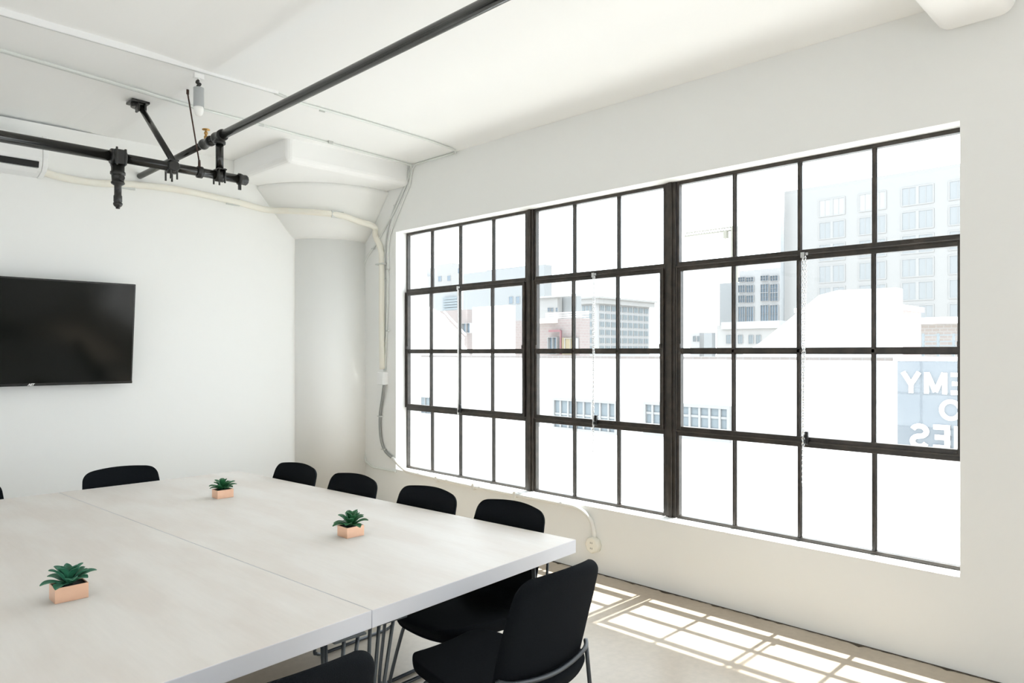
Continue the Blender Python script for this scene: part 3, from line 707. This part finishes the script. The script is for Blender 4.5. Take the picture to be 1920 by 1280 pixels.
# terrace with railing right of it
w3 = bldg('roof_terrace', 'pale brick roof terrace with thin metal railing'); facade_box(w3, brickm2, 30, (1690, 608), (1900, 600), 2)
facade_box(w3, ow, 29.8, (1690, 598), (1905, 590), 2.4, zbot=at(1740, 607, X=29.8).z, name='coping')
rl = empty('roof_railing', at(1760, 672, X=24.5)); tag(rl, 'thin grey metal railing on the roof across the street', 'railing')
b = MB()
for zz in (640, 628, 648): z_ = at(1760, zz, X=24.5).z; b.box(24.48, 24.52, at(1870, 600, X=24.5).y, at(1727, 600, X=24.5).y, z_-.015, z_+.015)
child(b, 'rail', gls, rl)
for px in (1731, 1759, 1788, 1820):
    y_ = at(px, 600, X=24.5).y; b = MB(); b.box(24.47, 24.53, y_-.03, y_+.03, 1.42, at(px, 625, X=24.5).z); child(b, 'post', gls, rl)

# sign on the white wall, seen from its back
a = at(1678, 668, X=17.9); c = at(1838, 862, X=17.9)
sg = empty('wall_sign', (17.9, a.y, c.z)); tag(sg, 'blue grey sign with mirrored white letters across the street', 'sign')
sgm = mat('blue_grey_sign', (0.122, 0.136, 0.149), .6, noise=(1.2, (0.142, 0.154, 0.164), .35, .65))
b = MB(); b.box(17.78, 17.88, c.y, a.y, c.z, a.z); child(b, 'frame', ow, sg)
b = MB(); b.box(17.74, 17.79, c.y, a.y-.1, c.z+.1, a.z-.1); child(b, 'panel', sgm, sg)
lm = mat('white_sign_letters', (.95, .95, .94), .7)
ARC = lambda cx, cy_, rx_, ry_, a0, a1, n=10: [(cx+rx_*math.cos(math.radians(a0+(a1-a0)*k/n)), cy_+ry_*math.sin(math.radians(a0+(a1-a0)*k/n))) for k in range(n+1)]
GL = {'E': (.62, [[(.1, 0), (.1, 1)], [(0, .91), (.6, .91)], [(0, .5), (.55, .5)], [(0, .09), (.6, .09)]]),
      'M': (.95, [[(.1, 0), (.1, 1)], [(.85, 0), (.85, 1)], [(.12, .98), (.475, .1)], [(.83, .98), (.475, .1)]]),
      'Y': (.85, [[(.425, 0), (.425, .48)], [(.08, 1), (.425, .42)], [(.77, 1), (.425, .42)]]),
      'O': (.98, [ARC(.49, .5, .39, .41, 0, 360, 28)]), 'I': (.2, [[(.1, 0), (.1, 1)]]),
      'S': (.72, [ARC(.36, .70, .26, .21, 20, 270, 14)+ARC(.36, .28, .26, .21, 90, -160, 14)[0:]])}
def letters(s, px, ybase, ytop):
    """flat raised letters on the sign; reading direction is +y, so from indoors they are mirrored"""
    p = at(px, ybase, X=17.72); q_ = at(px, ytop, X=17.72); h = q_.z-p.z
    tot = sum(GL[c_][0] for c_ in s)+.14*(len(s)-1); x0 = -tot
    for c_ in s:
        gw_, strokes = GL[c_]; b_ = MB(); th = .2
        for st_ in strokes:
            z_off = .006*strokes.index(st_); st_ = [Vector((u, v_)) for u, v_ in st_]; L_ = []; closed = (st_[0]-st_[-1]).length < .01
            for i, pt in enumerate(st_):
                d_ = (st_[min(i+1, len(st_)-1)]-st_[max(i-1, 0)]) if not (closed and i in (0, len(st_)-1)) else st_[1]-st_[-2]
                d_.normalize(); n2 = Vector((-d_.y, d_.x))*th/2; L_.append((pt+n2, pt-n2))
            W3 = lambda v_, dx: (17.735-dx-(z_off if dx else 0), p.y+(x0+v_.x)*h, p.z+v_.y*h)
            g0 = [[b_.bm.verts.new(W3(v_, dx)) for v_ in pr_ for dx in (0, .03)] for pr_ in L_]
            for A, B in zip(g0, g0[1:]):
                for i, j in ((0, 1), (1, 3), (3, 2), (2, 0)): b_.bm.faces.new((A[i], A[j], B[j], B[i]))
            b_.bm.faces.new([g0[0][k] for k in (0, 1, 3, 2)]); b_.bm.faces.new([g0[-1][k] for k in (0, 2, 3, 1)])
        child(b_, 'letter', lm, sg); x0 += gw_+.14
letters('EMY', 1690, 736, 697); letters('O', 1761, 787, 748); letters('IES', 1706, 838, 793)

# big pale building behind, right
XB = 100
w4 = bldg('office_building', 'tall pale building with a few framed windows, right window unit')
facade_box(w4, pale, XB, (1468, 360), (2100, 258), 30)
b = MB(); p = at(1467, 345, X=XB-1); b.tube([(XB-1, p.y, -8), (XB-1, p.y, p.z)], .28, 10); b.build('standpipe', paleb, w4)
glf = mat('faint_window_glass', (.188, .198, .203), .7)
fr = mat('window_frame_white', (.245, .246, .247), .8)
zr = [at(1720, y, X=XB).z for y in (350, 396, 441, 485, 529, 573)]; hh = zr[0]-at(1720, 382, X=XB).z
def gwin(par, X, y0, y1, z0, z1, m):
    f = MB(); t = .14; d = .08; ym = (y0+y1)/2
    f.box(X-d, X, y0-t, y1+t, z1, z1+t); f.box(X-d, X, y0-t, y1+t, z0-t, z0); f.box(X-d, X, y0-t, y0, z0, z1); f.box(X-d, X, y1, y1+t, z0, z1)
    f.box(X-d, X, ym-t*1.3, ym+t*1.3, z0, z1)
    for a_, b_ in ((y0, ym-t*1.3), (ym+t*1.3, y1)):
        f.box(X-d*.7, X, (a_+b_)/2-t*.25, (a_+b_)/2+t*.25, z0, z1)
    q = f.build('window', pale, par); g = MB(); g.box(X-.03, X+.01, y0, y1, z0, z1); g.build('pane', m, q)
for ci, (xa, xb) in enumerate(((1537, 1583), (1612, 1660), (1692, 1749), (1781, 1850))):
    ya_, yb_ = at(xa, 600, X=XB).y, at(xb, 600, X=XB).y
    for ri, z in enumerate(zr):
        if ci < 2 and ri > 4: continue
        gwin(w4, XB, yb_, ya_, z-hh, z, fr if (ri == 0 and ci in (0, 1)) else glf)
# blue glazed tower between
XG = 150
w5 = bldg('glass_tower', 'pale tower with tall blue glass bays beyond the mullion')
facade_box(w5, fr, XG, (1386, 510), (1480, 500), 3); facade_box(w5, paleb, XG+4, (1349, 533), (1394, 528), 3, name='side_wing')
for xa, xb in ((1385, 1398), (1400, 1414), (1427, 1442), (1445, 1460)):
    for k, (u, v) in enumerate(((520, 528), (535, 548), (554, 567), (575, 606))):
        if xa > 1420: u, v = (517, 526) if k == 0 else ((533, 548), (549, 564), (572, 604))[k-1]
        fwin(w5, XG, xa, xb, u, v, gls2, (3, 2), fr, 1)
# low buildings at the horizon
w6 = bldg('low_building', 'faint low building with parapet behind the gabled rooftop'); facade_box(w6, pale, 80, (1344, 620), (1475, 606), 2); facade_box(w6, fr, 79.6, (1352, 614), (1475, 600), 2, zbot=at(1400, 616, X=79.6).z, name='cornice')
for xa in (1362, 1384, 1404, 1418): fwin(w6, 80, xa, xa+9, 628, 644, gls, (2, 2), fr)
w7 = bldg('low_building', 'faint small building with a blue wall near the second mullion'); facade_box(w7, fr, 90, (1294, 624), (1322, 623), 1.5); facade_box(w7, paleb, 89, (1320, 624), (1342, 623), 1, name='blue_wall')
for xa in (1300, 1308): fwin(w7, 90, xa, xa+5, 630, 640, gls, (2, 2), fr)

# ornate corner block in the middle unit
YO = 100.0
w8 = bldg('corner_block', 'ornate pale corner block with many small windows, middle window unit')
pL = at(1120, 562, Y=YO); pR = at(1218, 574, Y=YO); dep = 26
e0 = at(1083, 563, X=pL.x)
b = MB(); b.box(pL.x, pR.x, YO, e0.y, -8.5, pL.z-.8); b.build('wall', fr, w8)
b = MB(); b.box(pL.x-.9, pR.x+.9, YO-.9, e0.y, pL.z-.8, pL.z+.3); b.box(pL.x-1.4, pR.x+1.4, YO-1.4, e0.y, pL.z+.3, pL.z+.7); b.build('cornice', pale, w8)
stp = (pL.z-2)/6.2
zrow = [at(1140, y, Y=YO).z for y in (573, 588, 603, 618, 633, 648)]
for r_i, z in enumerate(zrow):
    hgt = 1.35
    for k in range(9):
        xc = pL.x+1.6+(pR.x-pL.x-3.2)*k/8
        f = MB(); f.box(xc-.85, xc+.85, YO-.12, YO+.02, z-hgt, z)
        q = f.build('window', pale, w8); g = MB()
        for s in (-.55, 0, .55): g.box(xc+s-.2, xc+s+.2, YO-.2, YO-.1, z-hgt+.15, z-.1)
        g.build('pane', gls, q)
    for k in range(1):
        yc = (YO+e0.y)/2
        f = MB(); f.box(pL.x-.12, pL.x+.02, yc-1.6, yc+1.6, z-hgt, z); q = f.build('window', pale, w8); g = MB()
        for s in (-1.0, 0, 1.0): g.box(pL.x-.2, pL.x-.1, yc+s-.35, yc+s+.35, z-hgt+.15, z-.1)
        g.build('pane', gls, q)
# brick building and the structures on it
w9 = bldg('brick_building', 'pale red brick building with dark openings, left of the middle unit')
facade_box(w9, brickm, 42, (962, 601), (1106, 601), 1.2)
b = MB(); a = at(1008, 598, X=41.9); c = at(1044, 605, X=41.9); b.box(41.6, 42, c.y, a.y, c.z, a.z); b.build('canopy', ow, w9)
for x0_, x1_, u, v in ((1032, 1049, 632, 664), (1064, 1085, 634, 660)): fwin(w9, 42, x0_, x1_, u, v, gls2, (2, 1), fr, 1)
b = MB(); a = at(1051, 619, X=41.7); c = at(1053, 664, X=41.7); d_ = at(1030, 619, X=41.7)
b.box(41.6, 41.75, c.y, a.y, c.z, a.z); b.box(41.6, 41.75, a.y, d_.y, a.z-.12, a.z+.05); b.build('drain_pipe', mat('faded_red_pipe', (0.149, 0.074, 0.081), .7), w9)
b = MB(); a = at(1055, 633, X=41.8); c = at(1075, 664, X=41.8); b.box(41.7, 42, c.y, a.y, c.z, a.z); b.build('awning', mat('pale_yellow_awning', (0.186, 0.161, 0.105), .8), w9)
w10 = bldg('rooftop_structure', 'grey panelled rooftop structure above the brick building'); facade_box(w10, pale, 60, (1009, 557), (1054, 552), .8); facade_box(w10, paleb, 61, (1050, 555), (1090, 556), .8, name='panel_wall')
facade_box(w10, fr, 59.5, (1006, 556), (1093, 553), 1, zbot=at(1050, 556, X=59.5).z, name='roof_edge')
for xa in (1028, 1034, 1043): fwin(w10, 60, xa, xa+4, 577, 584, gls2, (2, 1), fr)
rl2 = empty('roof_railing', at(1050, 600, X=50)); tag(rl2, 'white horizontal railing on top of the brick building', 'railing')
for zz in (588, 592, 596, 600):
    b = MB(); a = at(1024, zz, X=50); c = at(1104, zz+2, X=50); b.box(49.9, 50.0, c.y, a.y, a.z-.05, a.z+.05); child(b, 'rail', ow, rl2)
# left group seen through the left unit
w11 = bldg('distant_building', 'faint pale building with small square windows, left window unit'); facade_box(w11, pale, 130, (815, 497), (862, 497), 3)
for x0_, u in ((822, 518), (839, 517), (859, 503)): fwin(w11, 130, x0_, x0_+6, u, u+9, gls2, (2, 2), fr)
w12 = bldg('distant_building', 'faint stepped grey building at the far left of the window'); facade_box(w12, pale, 118, (776, 521), (815, 521), 2); facade_box(w12, fr, 120, (800, 503), (820, 503), 2, name='step')
w13 = bldg('distant_building', 'faint blue grey flat topped building beside the first mullion'); facade_box(w13, paleb, 90, (868, 513), (1035, 505), 2, name='upper_wall'); facade_box(w13, gls, 92, (912, 507), (1012, 500), 2, name='penthouse')
for x0_ in (955, 968): fwin(w13, 90, x0_, x0_+7, 556, 569, gls2, (2, 2), fr)
w14 = bldg('louvred_building', 'pale building with stacked horizontal louvres, left window unit'); facade_box(w14, paleb, 70, (815, 545), (866, 545), 1)
for k in range(5): 
    b = MB(); a = at(832, 558+5*k, X=69.8); c = at(862, 560+5*k, X=69.8); b.box(69.6, 70, c.y, a.y, c.z, a.z); b.build('louvre', gls, w14)
w15 = bldg('white_annex', 'plain bright white annex left of the brick building'); facade_box(w15, ow, 36, (886, 576), (966, 576), .8)
w16 = bldg('brick_shed', 'pale brick shed behind the outdoor stair'); facade_box(w16, brickm, 50, (824, 583), (890, 585), 1)
fwin(w16, 50, 870, 886, 606, 624, gls2, (2, 1), fr, 1)
w17 = bldg('white_annex', 'bright white wall at the far left of the window, under the grey blocks'); facade_box(w17, ow, 34, (757, 577), (806, 577), .6)
poly = [at(*p, X=34) for p in ((799, 577), (822, 590), (868, 660), (868, 680), (799, 680))]
b = MB(); b.prism(poly, (.6, 0, 0)); b.build('sloping_wall', ow, w17)
st = empty('outdoor_stair', at(850, 660, X=33.93)); tag(st, 'white outdoor stair rails slanting down to the right', 'stair')
for dx in (0, 11):
    b = MB(); b.tube([at(822+dx, 584, X=33.93), at(870+dx*.3, 634-dx*.6, X=33.93)], .07, 8); child(b, 'handrail', ow, st)
a = at(868, 634, X=33.93); b = MB(); b.tube([(33.93, a.y, -8.5), (33.93, a.y, a.z)], .08, 8); child(b, 'support_post', ow, st)
# crane
cr_ = empty('tower_crane', at(1375, 430, X=180)); tag(cr_, 'faint tower crane jib in the sky', 'crane')
cm = mat('pale_crane_yellow', (0.192, 0.186, 0.155), .8)
p0, p1 = at(1284, 443, X=180), at(1376, 431, X=180)
b = MB(); b.tube([p0, p1], .22, 6); b.tube([p0+Vector((0, 0, .9)), p1+Vector((0, 0, .9))], .15, 6)
for k in range(18): t = k/18; b.tube([p0.lerp(p1, t), p0.lerp(p1, t+1/18)+Vector((0, 0, .9))], .1, 5)
child(b, 'jib', cm, cr_)
a = at(1361, 437, X=180); b = MB(); b.box(179.4, 180.6, a.y-.5, a.y+.5, a.z-1.4, a.z+.6); child(b, 'cab', cm, cr_)
a = at(1377, 431, X=180); b = MB(); b.box(179.4, 180.6, a.y-.7, a.y+.7, -8, a.z+1); child(b, 'mast', cm, cr_)
